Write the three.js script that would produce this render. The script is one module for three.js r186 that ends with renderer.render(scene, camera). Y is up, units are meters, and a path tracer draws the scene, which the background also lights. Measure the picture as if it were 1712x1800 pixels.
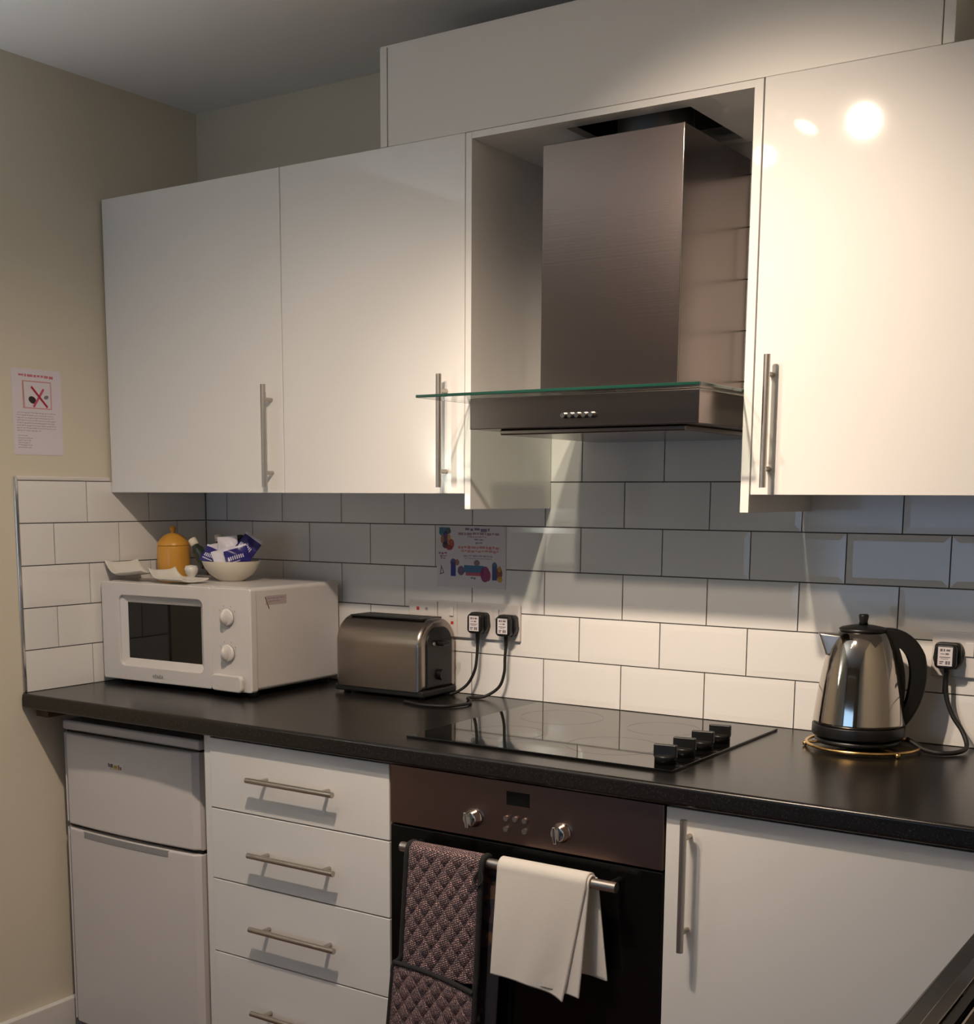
import * as THREE from 'three';
import { RoundedBoxGeometry } from 'three/addons/geometries/RoundedBoxGeometry.js';
import { mergeGeometries, mergeVertices } from 'three/addons/utils/BufferGeometryUtils.js';
import { ImprovedNoise } from 'three/addons/math/ImprovedNoise.js';

// ---------------------------------------------------------------- camera, sky, exposure
const scene = new THREE.Scene();
const camera = new THREE.PerspectiveCamera(2 * Math.atan(900 / 2254.2) * 180 / Math.PI, 1712 / 1800, 0.05, 30);
camera.position.set(1.5176, 1.3776, 2.5486);
camera.quaternion.setFromRotationMatrix(new THREE.Matrix4().makeBasis(
  new THREE.Vector3(0.828346, 0.004512, -0.560199),
  new THREE.Vector3(-0.087676, 0.988689, -0.121681),
  new THREE.Vector3(0.553314, 0.149910, 0.819372)));
camera.setViewOffset(1712, 1800, 28.4, -312, 1712, 1800);
scene.add(camera);
scene.background = new THREE.Color(0.42, 0.62, 1.0);      // dull blue daylight beyond the rear window
scene.backgroundIntensity = 2.3;
const renderer = new THREE.WebGLRenderer();
renderer.toneMapping = THREE.LinearToneMapping;
renderer.toneMappingExposure = 1.08;
renderer.shadowMap.enabled = true;
const LAMP_COLOUR = new THREE.Color().setRGB(1.0, 0.80, 0.62);
const UP_COLOUR = new THREE.Color().setRGB(0.86, 0.95, 1.0);
// spot heads on the ceiling bar: position, aim, candela, half angle
const SPOTS = [
  { p: [0.462, 2.285, 1.370], to: [0.633, 1.509, 0.342], cd: 6.6, a: 0.587 },
  { p: [0.320, 2.285, 1.355], to: [-0.30, 0.66, 0.78], cd: 5.5, a: 0.957 },
  { p: [0.135, 2.285, 1.560], to: [0.36, 0.96, 0.0], cd: 2.8, a: 0.50 },
  { p: [-0.034, 2.285, 1.800], to: [1.82, 1.45, 1.45], cd: 4.2, a: 0.75 },
];

// ---------------------------------------------------------------- helpers
let seed = 7;
const rnd = () => { seed = (seed * 1664525 + 1013904223) % 4294967296; return seed / 4294967296; };
const noise = new ImprovedNoise();
const V = (x, y, z) => new THREE.Vector3(x, y, z);
const taken = new Map();
function numbered(n) { const k = taken.get(n) ?? 0; taken.set(n, k + 1); return k ? n + '_' + String(k).padStart(3, '0') : n; }
function sh(o) { o.traverse((m) => { if (m.isMesh) { m.castShadow = true; m.receiveShadow = true; } }); return o; }
function thing(name, label, category, pos = [0, 0, 0], turn = 0, group) {
  const g = new THREE.Group(); g.name = numbered(name); g.position.set(...pos); g.rotation.y = turn;
  g.userData = { label, category }; if (group) g.userData.group = group;
  scene.add(g); return g;
}
function part(name, geo, mat, parent, label) {
  const m = new THREE.Mesh(Array.isArray(geo) ? merge(geo) : geo, mat); m.name = name;
  m.castShadow = m.receiveShadow = true; if (label) m.userData.label = label;
  parent.add(m); return m;
}
function single(name, geo, mat, label, category, pos = [0, 0, 0], turn = 0, group) {
  const m = part(numbered(name), geo, mat, scene); m.position.set(...pos); m.rotation.y = turn;
  m.userData = { label, category }; if (group) m.userData.group = group; return m;
}
function struct(name, geo, mat, label, category) {
  const m = part(name, geo, mat, scene); m.userData = { kind: 'structure', label, category }; return m;
}
function merge(list) {
  const l = list.map((g) => { const h = g.index ? g.toNonIndexed() : g.clone(); for (const k of Object.keys(h.attributes)) if (!['position', 'normal', 'uv'].includes(k)) h.deleteAttribute(k); return h; });
  return mergeGeometries(l);
}
const box = (x0, x1, y0, y1, z0, z1) => { const g = new THREE.BoxGeometry(x1 - x0, y1 - y0, z1 - z0); g.translate((x0 + x1) / 2, (y0 + y1) / 2, (z0 + z1) / 2); return g; };
const rbox = (x0, x1, y0, y1, z0, z1, r = 0.0015, s = 2) => { const g = new RoundedBoxGeometry(x1 - x0, y1 - y0, z1 - z0, s, r); g.translate((x0 + x1) / 2, (y0 + y1) / 2, (z0 + z1) / 2); return g; };
function rod(a, b, r, seg = 16, r2 = r) {
  const d = b.clone().sub(a), g = new THREE.CylinderGeometry(r2, r, d.length(), seg);
  g.applyQuaternion(new THREE.Quaternion().setFromUnitVectors(V(0, 1, 0), d.clone().normalize()));
  g.translate((a.x + b.x) / 2, (a.y + b.y) / 2, (a.z + b.z) / 2); return g;
}
const tube = (pts, r, seg = 60, rs = 10, closed = false) => new THREE.TubeGeometry(new THREE.CatmullRomCurve3(pts.map((p) => V(...p)), closed), seg, r, rs, closed);
const lathe = (pts, seg = 48) => new THREE.LatheGeometry(pts.map((p) => new THREE.Vector2(...p)), seg);
// uv in metres by the face's own direction
function uvMetres(g) {
  g = g.index ? g.toNonIndexed() : g; const p = g.attributes.position, n = g.attributes.normal, uv = new Float32Array(p.count * 2);
  for (let i = 0; i < p.count; i += 3) {
    let nx = 0, ny = 0, nz = 0;
    for (let k = 0; k < 3; k++) { nx += n.getX(i + k); ny += n.getY(i + k); nz += n.getZ(i + k); }
    nx = Math.abs(nx); ny = Math.abs(ny); nz = Math.abs(nz);
    for (let k = 0; k < 3; k++) {
      const x = p.getX(i + k), y = p.getY(i + k), z = p.getZ(i + k);
      const [u, v] = ny >= nx && ny >= nz ? [x, z] : nx >= nz ? [z, y] : [x, y];
      uv[(i + k) * 2] = u; uv[(i + k) * 2 + 1] = v;
    }
  }
  g.setAttribute('uv', new THREE.BufferAttribute(uv, 2)); return g;
}
// a cloth or card of real thickness from a surface function
function sheet(f, nu, nv, t) {
  const pos = [], uv = [], idx = [], P = [];
  for (let j = 0; j <= nv; j++) for (let i = 0; i <= nu; i++) P.push(f(i / nu, j / nv));
  const at = (i, j) => P[Math.min(Math.max(j, 0), nv) * (nu + 1) + Math.min(Math.max(i, 0), nu)];
  const N = [];
  for (let j = 0; j <= nv; j++) for (let i = 0; i <= nu; i++) N.push(at(i + 1, j).clone().sub(at(i - 1, j)).cross(at(i, j + 1).clone().sub(at(i, j - 1))).normalize());
  for (const s of [1, -1]) for (let k = 0; k < P.length; k++) {
    const q = P[k].clone().addScaledVector(N[k], s * t / 2); pos.push(q.x, q.y, q.z); uv.push((k % (nu + 1)) / nu, Math.floor(k / (nu + 1)) / nv);
  }
  const n = P.length, w = nu + 1;
  for (let j = 0; j < nv; j++) for (let i = 0; i < nu; i++) {
    const a = j * w + i, b = a + 1, c = a + w, d = c + 1;
    idx.push(a, b, d, a, d, c, n + a, n + d, n + b, n + a, n + c, n + d);
  }
  const edge = (a, b) => idx.push(a, n + a, n + b, a, n + b, b);
  for (let i = 0; i < nu; i++) { edge(i, i + 1); edge(nv * w + i + 1, nv * w + i); }
  for (let j = 0; j < nv; j++) { edge((j + 1) * w, j * w); edge(j * w + nu, (j + 1) * w + nu); }
  const g = new THREE.BufferGeometry(); g.setAttribute('position', new THREE.Float32BufferAttribute(pos, 3)); g.setAttribute('uv', new THREE.Float32BufferAttribute(uv, 2)); g.setIndex(idx); g.computeVertexNormals(); return g;
}
function extrude(pts, depth, bevel = 0.002, seg = 3, holes = [], curve = 24) {
  const mk = (l) => { const s = new THREE.Shape(); l.forEach((p, i) => (i ? s.lineTo(p[0], p[1]) : s.moveTo(p[0], p[1]))); s.closePath(); return s; };
  const s = Array.isArray(pts) ? mk(pts) : pts; for (const h of holes) s.holes.push(Array.isArray(h) ? mk(h) : h);
  return new THREE.ExtrudeGeometry(s, { depth, bevelEnabled: bevel > 0, bevelSize: bevel, bevelThickness: bevel, bevelSegments: seg, curveSegments: curve });
}
function rrect(x0, x1, y0, y1, r, rt = r) {
  const s = new THREE.Shape(); s.moveTo(x0 + r, y0); s.lineTo(x1 - r, y0); s.absarc(x1 - r, y0 + r, r, -Math.PI / 2, 0); s.lineTo(x1, y1 - rt); s.absarc(x1 - rt, y1 - rt, rt, 0, Math.PI / 2);
  s.lineTo(x0 + rt, y1); s.absarc(x0 + rt, y1 - rt, rt, Math.PI / 2, Math.PI); s.lineTo(x0, y0 + r); s.absarc(x0 + r, y0 + r, r, Math.PI, 1.5 * Math.PI); return s;
}
function dataTex(n, f, srgb = false) {
  const d = new Uint8Array(n * n * 4);
  for (let y = 0; y < n; y++) for (let x = 0; x < n; x++) { const c = f(x / n, y / n, x, y), o = (y * n + x) * 4; for (let k = 0; k < 3; k++) d[o + k] = Math.max(0, Math.min(255, Array.isArray(c) ? c[k] : c)); d[o + 3] = 255; }
  const t = new THREE.DataTexture(d, n, n); t.wrapS = t.wrapT = THREE.RepeatWrapping; t.magFilter = THREE.LinearFilter; t.minFilter = THREE.LinearMipmapLinearFilter; t.generateMipmaps = true;
  if (srgb) t.colorSpace = THREE.SRGBColorSpace; t.needsUpdate = true; return t;
}
function canvasTex(w, h, draw) {
  const c = document.createElement('canvas'); c.width = w; c.height = h; draw(c.getContext('2d'), w, h);
  const t = new THREE.CanvasTexture(c); t.colorSpace = THREE.SRGBColorSpace; return t;
}
const rep = (t, x, y = x) => { const c = t.clone(); c.repeat.set(x, y); return c; };

// ---------------------------------------------------------------- materials
const std = (o) => new THREE.MeshPhysicalMaterial(o);
const lin = (r, g = r, b = r) => new THREE.Color().setRGB(r, g, b);
const speckTex = dataTex(512, () => { const v = rnd(); const s = v > 0.985 ? 38 : v > 0.94 ? 16 : 0; const b = 21 + rnd() * 6 + s; return [b + 2, b, b - 1]; }, true);
const grainTex = dataTex(256, () => 110 + rnd() * 60);
const brushTex = dataTex(512, (() => { const rows = Array.from({ length: 512 }, () => rnd()); return (u, v, x, y) => 120 + rows[y] * 60 + rnd() * 25; })());
const plasterTex = dataTex(512, (u, v) => { const p = Math.PI * 2; let s = 0; for (const [k, a] of [[6, 30], [17, 22], [41, 16]]) s += a * noise.noise(Math.cos(u * p) * k / 6 + 3, Math.sin(u * p) * k / 6 + Math.cos(v * p) * k / 6, Math.sin(v * p) * k / 6); return 128 + s + rnd() * 14; });
const weaveTex = dataTex(256, (u, v, x, y) => 128 + 60 * Math.sin(u * Math.PI * 128) * Math.sin(v * Math.PI * 128) + rnd() * 40);
const M = {
  gloss: std({ name: 'gloss_white_door', color: lin(0.80, 0.79, 0.77), roughness: 0.045 }),
  carcass: std({ name: 'white_melamine', color: lin(0.78, 0.77, 0.75), roughness: 0.35 }),
  tile: std({ name: 'white_glazed_tile', color: lin(0.80, 0.79, 0.77), roughness: 0.1 }),
  tile2: std({ name: 'white_glazed_tile_b', color: lin(0.775, 0.77, 0.755), roughness: 0.12 }),
  grout: std({ name: 'grey_grout', color: lin(0.10, 0.095, 0.09), roughness: 0.9 }),
  cream: std({ name: 'cream_paint', color: lin(0.66, 0.61, 0.50), roughness: 0.85, bumpMap: rep(plasterTex, 1.5), bumpScale: 0.0006 }),
  ceiling: std({ name: 'ceiling_paint', color: lin(0.80, 0.78, 0.76), roughness: 0.9, bumpMap: rep(plasterTex, 1.2), bumpScale: 0.0006 }),
  rear: std({ name: 'taupe_paint', color: lin(0.30, 0.27, 0.23), roughness: 0.85, bumpMap: rep(plasterTex, 1.5), bumpScale: 0.0006 }),
  white: std({ name: 'white_paint', color: lin(0.74, 0.73, 0.70), roughness: 0.45 }),
  floor: std({ name: 'brown_laminate', color: lin(0.12, 0.05, 0.032), roughness: 0.4 }),
  worktop: std({ name: 'black_laminate', map: rep(speckTex, 1.6), roughness: 0.25, bumpMap: rep(grainTex, 6), bumpScale: 0.00015 }),
  chrome: std({ name: 'chrome', color: lin(0.72, 0.71, 0.70), metalness: 1, roughness: 0.12 }),
  handle: std({ name: 'brushed_nickel', color: lin(0.50, 0.46, 0.42), metalness: 1, roughness: 0.34 }),
  steel: std({ name: 'brushed_steel', color: lin(0.20, 0.158, 0.142), metalness: 1, roughness: 0.21, roughnessMap: null, bumpMap: rep(brushTex, 0.7, 2.5), bumpScale: 0.00006 }),
  steelFloorTint: std({ name: 'floor_tinted_steel', color: lin(0.25, 0.165, 0.14), metalness: 1, roughness: 0.32, bumpMap: rep(brushTex, 0.7, 2.5), bumpScale: 0.00006 }),  // plain steel with the red-brown floor reflection put into its colour
  black: std({ name: 'black_plastic', color: lin(0.006), roughness: 0.38 }),
  blackMatt: std({ name: 'black_rubber', color: lin(0.007), roughness: 0.6 }),
  blackGlass: std({ name: 'black_glass', color: lin(0.004), roughness: 0.04 }),
  ovenGlass: std({ name: 'oven_glass', color: lin(0.004), roughness: 0.16, specularIntensity: 0.5 }),
  whitePlastic: std({ name: 'white_plastic', color: lin(0.68, 0.645, 0.62), roughness: 0.28 }),
  enamel: std({ name: 'white_enamel', color: lin(0.68, 0.65, 0.635), roughness: 0.3 }),
  greyPlastic: std({ name: 'grey_plastic', color: lin(0.3, 0.3, 0.31), roughness: 0.4 }),
  polished: std({ name: 'polished_steel', color: lin(0.56, 0.51, 0.46), metalness: 1, roughness: 0.06 }),
  glass: std({ name: 'clear_glass', color: lin(0.93, 0.98, 0.96), transmission: 1, thickness: 0, roughness: 0.02, ior: 1.5 }),
  glassEdge: std({ name: 'green_glass_edge', color: lin(0.012, 0.062, 0.045), roughness: 0.12, transmission: 0.3, thickness: 0 }),
  gold: std({ name: 'gold_wire', color: lin(0.80, 0.52, 0.20), metalness: 1, roughness: 0.25 }),
  yellow: std({ name: 'mustard_glaze', color: lin(0.62, 0.30, 0.045), roughness: 0.3 }),
  china: std({ name: 'cream_china', color: lin(0.70, 0.64, 0.52), roughness: 0.25 }),
  whiteChina: std({ name: 'white_china', color: lin(0.75, 0.72, 0.66), roughness: 0.3 }),
  paper: std({ name: 'paper', color: lin(0.74, 0.73, 0.75), roughness: 0.8 }),
  blind: std({ name: 'blind_cloth', color: lin(0.35, 0.30, 0.24), roughness: 0.9 }),
  wood: std({ name: 'raw_batten', color: lin(0.10, 0.06, 0.03), roughness: 0.7 }),
  towel: std({ name: 'white_towelling', color: lin(0.74, 0.71, 0.66), roughness: 0.95, bumpMap: rep(weaveTex, 0.8, 1.6), bumpScale: 0.0012, sheen: 0.3, sheenColor: lin(0.6) }),
  binding: std({ name: 'black_binding', color: lin(0.018, 0.018, 0.020), roughness: 0.85 }),
  void: std({ name: 'dark_duct', color: lin(0.05), roughness: 0.9 }),
  foil: std({ name: 'duct_foil', color: lin(0.5), metalness: 1, roughness: 0.35 }),
};

// ---------------------------------------------------------------- dimensions
const XL = -1.0886, XR = 1.83, ZR = 4.6, CE = 2.37;
const WT = 0.9, WB = 0.8637, WZ = 0.6238;           // worktop top, underside, front
const ZD = 0.327, YB = 1.380, YT = 2.0914;          // wall-unit door face, bottom, top
const ZB = 0.602;                                   // base-unit door face
const PH = 0.1015, HX = 0.1008, GR = 0.0026;

// ---------------------------------------------------------------- room shell
struct('floor', uvMetres(box(XL - 0.1, XR + 0.1, -0.1, 0, -0.1, ZR + 0.1)), M.floor, 'brown laminate floor of the kitchen', 'floor');
struct('ceiling', uvMetres(box(XL - 0.1, XR + 0.1, CE, CE + 0.1, -0.1, ZR + 0.1)), M.ceiling, 'matt white ceiling above the wall cupboards', 'ceiling');
const wallBack = struct('wall_back', uvMetres(box(XL - 0.1, XR + 0.1, 0, CE, -0.1, -0.008)), M.cream, 'back wall with white metro tiles above the worktop', 'wall');
const wallLeft = struct('wall_left', uvMetres(box(XL - 0.108, XL - 0.006, 0, CE, -0.008, ZR)), M.cream, 'cream painted left wall with a tiled splashback', 'wall');
struct('wall_right', uvMetres(box(XR, XR + 0.1, 0, CE, -0.008, ZR)), M.cream, 'cream right wall outside the view', 'wall');
const W0 = -0.95, W1 = 1.05, WY0 = 0.72, WY1 = 2.04;  // rear window opening made wide to let in more blue fill
struct('wall_rear', uvMetres(merge([box(XL - 0.1, W0, 0, CE, ZR, ZR + 0.1), box(W1, XR + 0.1, 0, CE, ZR, ZR + 0.1), box(W0, W1, 0, WY0, ZR, ZR + 0.1), box(W0, W1, WY1, CE, ZR, ZR + 0.1)])), M.rear, 'taupe rear wall behind the camera', 'wall');
{
  const w = new THREE.Group(); w.name = 'window_1'; w.userData = { kind: 'structure', label: 'window behind the camera mirrored in the kettle, widened for more blue fill light', category: 'window' }; scene.add(w);
  part('window_frame', [box(W0, W0 + 0.04, WY0, WY1, ZR, ZR + 0.06), box(W1 - 0.04, W1, WY0, WY1, ZR, ZR + 0.06), box(W0 + 0.04, W1 - 0.04, WY0, WY0 + 0.04, ZR, ZR + 0.06), box(W0 + 0.04, W1 - 0.04, WY1 - 0.02, WY1, ZR, ZR + 0.06)], M.white, w);
  part('pane', box(W0 + 0.04, W1 - 0.04, WY0 + 0.04, WY1 - 0.02, ZR + 0.03, ZR + 0.034), M.glass, w);
}
{
  const b = thing('roller_blind', 'beige roller blind half drawn over the rear window', 'blind', [0, 0, 0]);
  part('cloth', box(W0 + 0.01, W1 - 0.01, 1.36, 1.985, ZR - 0.016, ZR - 0.014), M.blind, b);
  part('tube', rod(V(W0 - 0.01, 2.0, ZR - 0.015), V(W1 + 0.01, 2.0, ZR - 0.015), 0.015), M.white, b);
  part('hem_bar', rbox(W0 + 0.01, W1 - 0.01, 1.345, 1.362, ZR - 0.02, ZR - 0.01), M.white, b);
}
// glazed metro tiles with a shallow bevel
const tileGeo = new Map();
function tileGeometry(w, h) {
  const key = w.toFixed(4) + h.toFixed(4); if (tileGeo.has(key)) return tileGeo.get(key);
  const b = Math.min(0.013, w / 4, h / 4), X = w / 2, Y = h / 2, zb = -0.006, ze = -0.0006, p = [];
  const r0 = [[-X, -Y, zb], [X, -Y, zb], [X, Y, zb], [-X, Y, zb]], r1 = r0.map(([x, y]) => [x, y, ze]), r2 = [[-X + b, -Y + b, 0], [X - b, -Y + b, 0], [X - b, Y - b, 0], [-X + b, Y - b, 0]];
  const quad = (a, c, d, e) => p.push(...a, ...c, ...d, ...a, ...d, ...e);
  for (let i = 0; i < 4; i++) { const j = (i + 1) % 4; quad(r0[i], r0[j], r1[j], r1[i]); quad(r1[i], r1[j], r2[j], r2[i]); }
  quad(...r2);
  const g = new THREE.BufferGeometry(); g.setAttribute('position', new THREE.Float32BufferAttribute(p, 3)); g.computeVertexNormals();
  g.setAttribute('uv', new THREE.Float32BufferAttribute(new Float32Array(p.length / 3 * 2).map((_, i) => (i % 2 ? p[(i >> 1) * 3 + 1] : p[(i >> 1) * 3])), 2));
  tileGeo.set(key, g); return g;
}
function tile(parent, a0, a1, y0, y1, side) {
  const w = a1 - a0 - GR, h = y1 - y0 - GR; if (w < 0.008) return;
  const m = part('tile', tileGeometry(w, h), rnd() < 0.5 ? M.tile : M.tile2, parent);
  if (side) { m.rotation.y = Math.PI / 2; m.position.set(XL, (y0 + y1) / 2, (a0 + a1) / 2); } else m.position.set((a0 + a1) / 2, (y0 + y1) / 2, 0);
  m.rotation.z += (rnd() - 0.5) * 0.0012;
}
part('grout', box(XL, XR, WT - 0.03, WT + 5 * PH, -0.008, -0.0030), M.grout, wallBack, 'dark grey grout between the tiles');
part('grout', box(-0.02, 0.64, WT + 5 * PH, 2.2, -0.008, -0.0030), M.grout, wallBack);
for (let r = 0; r < 12; r++) {
  const odd = r % 2, x0 = r < 5 ? XL + 0.001 : -0.02, x1 = r < 5 ? XR : 0.64;
  const js = [x0]; for (let i = -12; i <= 20; i++) if (Math.abs(i) % 2 === odd) { const x = i * HX + (odd ? -0.0072 : 0); if (x > x0 + 0.012 && x < x1 - 0.012) js.push(x); } js.push(x1);
  for (let k = 0; k + 1 < js.length; k++) tile(wallBack, js[k], js[k + 1], WT + r * PH, WT + (r + 1) * PH, false);
}
part('grout', box(XL - 0.006, XL - 0.0030, WT - 0.03, WT + 5 * PH, 0, 0.6068), M.grout, wallLeft);
for (let r = 0; r < 5; r++) {
  const odd = r % 2, js = [0.0]; for (let i = 6; i >= 0; i--) if (i % 2 === odd) { const z = 0.6068 - i * HX + (odd ? 0.0024 : 0); if (z > 0.012 && z < 0.6) js.push(z); } js.push(0.6068);
  for (let k = 0; k + 1 < js.length; k++) tile(wallLeft, js[k], js[k + 1], WT + r * PH, WT + (r + 1) * PH, true);
}
struct('trim_1', merge([rbox(XL - 0.006, XL + 0.0015, WT + 0.0005, WT + 5 * PH + 0.010, 0.6068, 0.6165, 0.003, 3)]), M.chrome, 'upright chrome edge strip at the end of the left wall tiles', 'trim');
struct('trim_2', merge([rbox(XL - 0.006, XL + 0.0015, WT + 5 * PH, WT + 5 * PH + 0.010, ZD + 0.003, 0.6066, 0.003, 3)]), M.whitePlastic, 'level white edge strip along the top of the left wall tiles', 'trim');
struct('baseboard_left', rbox(XL - 0.006, XL + 0.012, 0, 0.10, 0.02, ZR - 0.01, 0.004), M.white, 'white skirting board along the left wall', 'skirting');

// ---------------------------------------------------------------- bar handles
function barHandle(len, vertical, r = 0.006, stand = 0.028) {
  const L = len / 2, c = len / 2 - 0.033, g = [];
  const P = (t, z) => (vertical ? V(0, t, z) : V(t, 0, z));
  g.push(rod(P(-L, stand), P(L, stand), r, 18), rod(P(-c, -0.001), P(-c, stand), 0.0045, 12), rod(P(c, -0.001), P(c, stand), 0.0045, 12));
  return merge(g);
}
const H230v = barHandle(0.230, true), H235h = barHandle(0.236, false);
function addHandle(geo, parent, x, y, z) { const h = part('handle', geo, M.handle, parent, 'brushed nickel bar handle'); h.position.set(x, y, z); return h; }

// ---------------------------------------------------------------- wall cupboards
function wallUnit(x0, x1, label, handleX) {
  const g = thing('wall_cabinet', label, 'cabinet', [(x0 + x1) / 2, YB, 0]); const c = (x0 + x1) / 2;
  part('carcass', [box(x0 + 0.001 - c, x0 + 0.018 - c, 0, YT - YB - 0.003, 0.003, ZD - 0.021), box(x1 - 0.018 - c, x1 - 0.001 - c, 0, YT - YB - 0.003, 0.003, ZD - 0.021), box(x0 + 0.018 - c, x1 - 0.018 - c, 0.004, 0.022, 0.003, ZD - 0.021), box(x0 + 0.018 - c, x1 - 0.018 - c, YT - YB - 0.021, YT - YB - 0.003, 0.003, ZD - 0.021), box(x0 + 0.018 - c, x1 - 0.018 - c, 0.022, YT - YB - 0.021, 0.003, 0.012)], M.carcass, g);
  const d = part('door', rbox(x0 + 0.0012 - c, x1 - 0.0012 - c, 0, YT - YB, ZD - 0.019, ZD, 0.0016), M.gloss, g, 'gloss white door');
  addHandle(H230v, d, handleX - c, 1.508 - YB, ZD);
}
wallUnit(XL + 0.001, -0.500, 'gloss white wall cupboard in the corner above the microwave', -0.535);
wallUnit(-0.500, -0.001, 'gloss white wall cupboard directly left of the extractor hood', -0.047);
wallUnit(0.6225, 1.2225, 'gloss white wall cupboard above the kettle, with lamp reflections', 0.657);
{
  const g = thing('hood_surround', 'white open surround of two panels and a top board framing the extractor hood', 'panel', [0.31, 1.348, 0]);
  const o = -0.31, b = -1.348;
  part('side_panel', rbox(0.000 + o, 0.0145 + o, 1.348 + b, 2.0905 + b, 0.002, ZD + 0.001, 0.001), M.gloss, g);
  part('side_panel', rbox(0.605 + o, 0.6215 + o, 1.348 + b, 2.0905 + b, 0.002, ZD + 0.001, 0.001), M.gloss, g);
  part('top_board', [box(0.0145 + o, 0.605 + o, 2.078 + b, 2.0905 + b, 0.285, ZD), box(0.0145 + o, 0.605 + o, 2.078 + b, 2.0905 + b, 0.002, 0.035), box(0.0145 + o, 0.205 + o, 2.078 + b, 2.0905 + b, 0.035, 0.285), box(0.465 + o, 0.605 + o, 2.078 + b, 2.0905 + b, 0.035, 0.285)], M.gloss, g);
}
{
  const g = thing('boxed_bulkhead', 'white boxing standing on top of the wall cupboards over the hood', 'boxing', [0.36, 2.0918, 0]);
  const o = -0.36, b = -2.0918, y0 = 2.0918, y1 = 2.287;
  part('front_panel', rbox(-0.197 + o, 0.917 + o, y0 + b, y1 + b, ZD - 0.016, ZD - 0.001, 0.0012), M.white, g);
  for (const [a, c] of [[-0.2165, -0.199], [0.919, 0.9375]]) part('side_panel', rbox(a + o, c + o, y0 + b, y1 + b, 0.002, ZD, 0.0012), M.white, g);
  part('lid_board', box(-0.2165 + o, 0.9375 + o, y1 + b, y1 + 0.003 + b, 0.002, ZD - 0.003), M.white, g);
}

// ---------------------------------------------------------------- extractor hood
{
  const cx = 0.315, g = thing('extractor_hood', 'stainless steel chimney extractor hood with a flat glass canopy', 'extractor hood', [cx, 1.5, 0]);
  const X = (x) => x - cx, Y = (y) => y - 1.5;
  const chim = part('chimney', uvMetres(merge([rbox(X(0.172), X(0.4685), Y(1.572), Y(2.0445), 0.311, 0.315, 0.001), rbox(X(0.172), X(0.176), Y(1.572), Y(2.0445), 0.003, 0.311, 0.001), rbox(X(0.4645), X(0.4685), Y(1.572), Y(2.0445), 0.003, 0.311, 0.001)])), M.steel, g, 'brushed steel chimney cover');
  part('bright_edge', rbox(X(0.4672), X(0.4693), Y(1.572), Y(2.0445), 0.3137, 0.3158, 0.0008), M.polished, chim);
  part('duct', [rod(V(X(0.335), Y(1.6), 0.16), V(X(0.335), Y(2.2), 0.16), 0.075, 28)], M.foil, g, 'silver duct above the chimney');
  const can = part('glass_canopy', rbox(X(0.0155), X(0.600), Y(1.5625), Y(1.5675), 0.004, 0.511, 0.0005), M.glass, g, 'clear glass canopy');
  part('glass_edge', [rbox(X(0.0125), X(0.603), Y(1.5622), Y(1.5678), 0.511, 0.515, 0.001), rbox(X(0.600), X(0.603), Y(1.5622), Y(1.5678), 0.004, 0.511, 0.001), rbox(X(0.0125), X(0.0155), Y(1.5622), Y(1.5678), 0.330, 0.511, 0.001)], M.glassEdge, can, 'green glass edge');
  const body = part('body', uvMetres(rbox(X(0.095), X(0.574), Y(1.503), Y(1.5620), 0.004, 0.450, 0.0015)), M.steel, g, 'brushed steel hood body');
  for (let i = 0; i < 5; i++) part('push_button', rod(V(X(0.308 + i * 0.0145), Y(1.5235), 0.449), V(X(0.308 + i * 0.0145), Y(1.5235), 0.461), 0.0060, 16, 0.0046), M.chrome, body);
  part('filter', rbox(X(0.145), X(0.535), Y(1.4925), Y(1.503), 0.02, 0.420, 0.003), M.steel, g, 'dark grease filter below the body');
}

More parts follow.
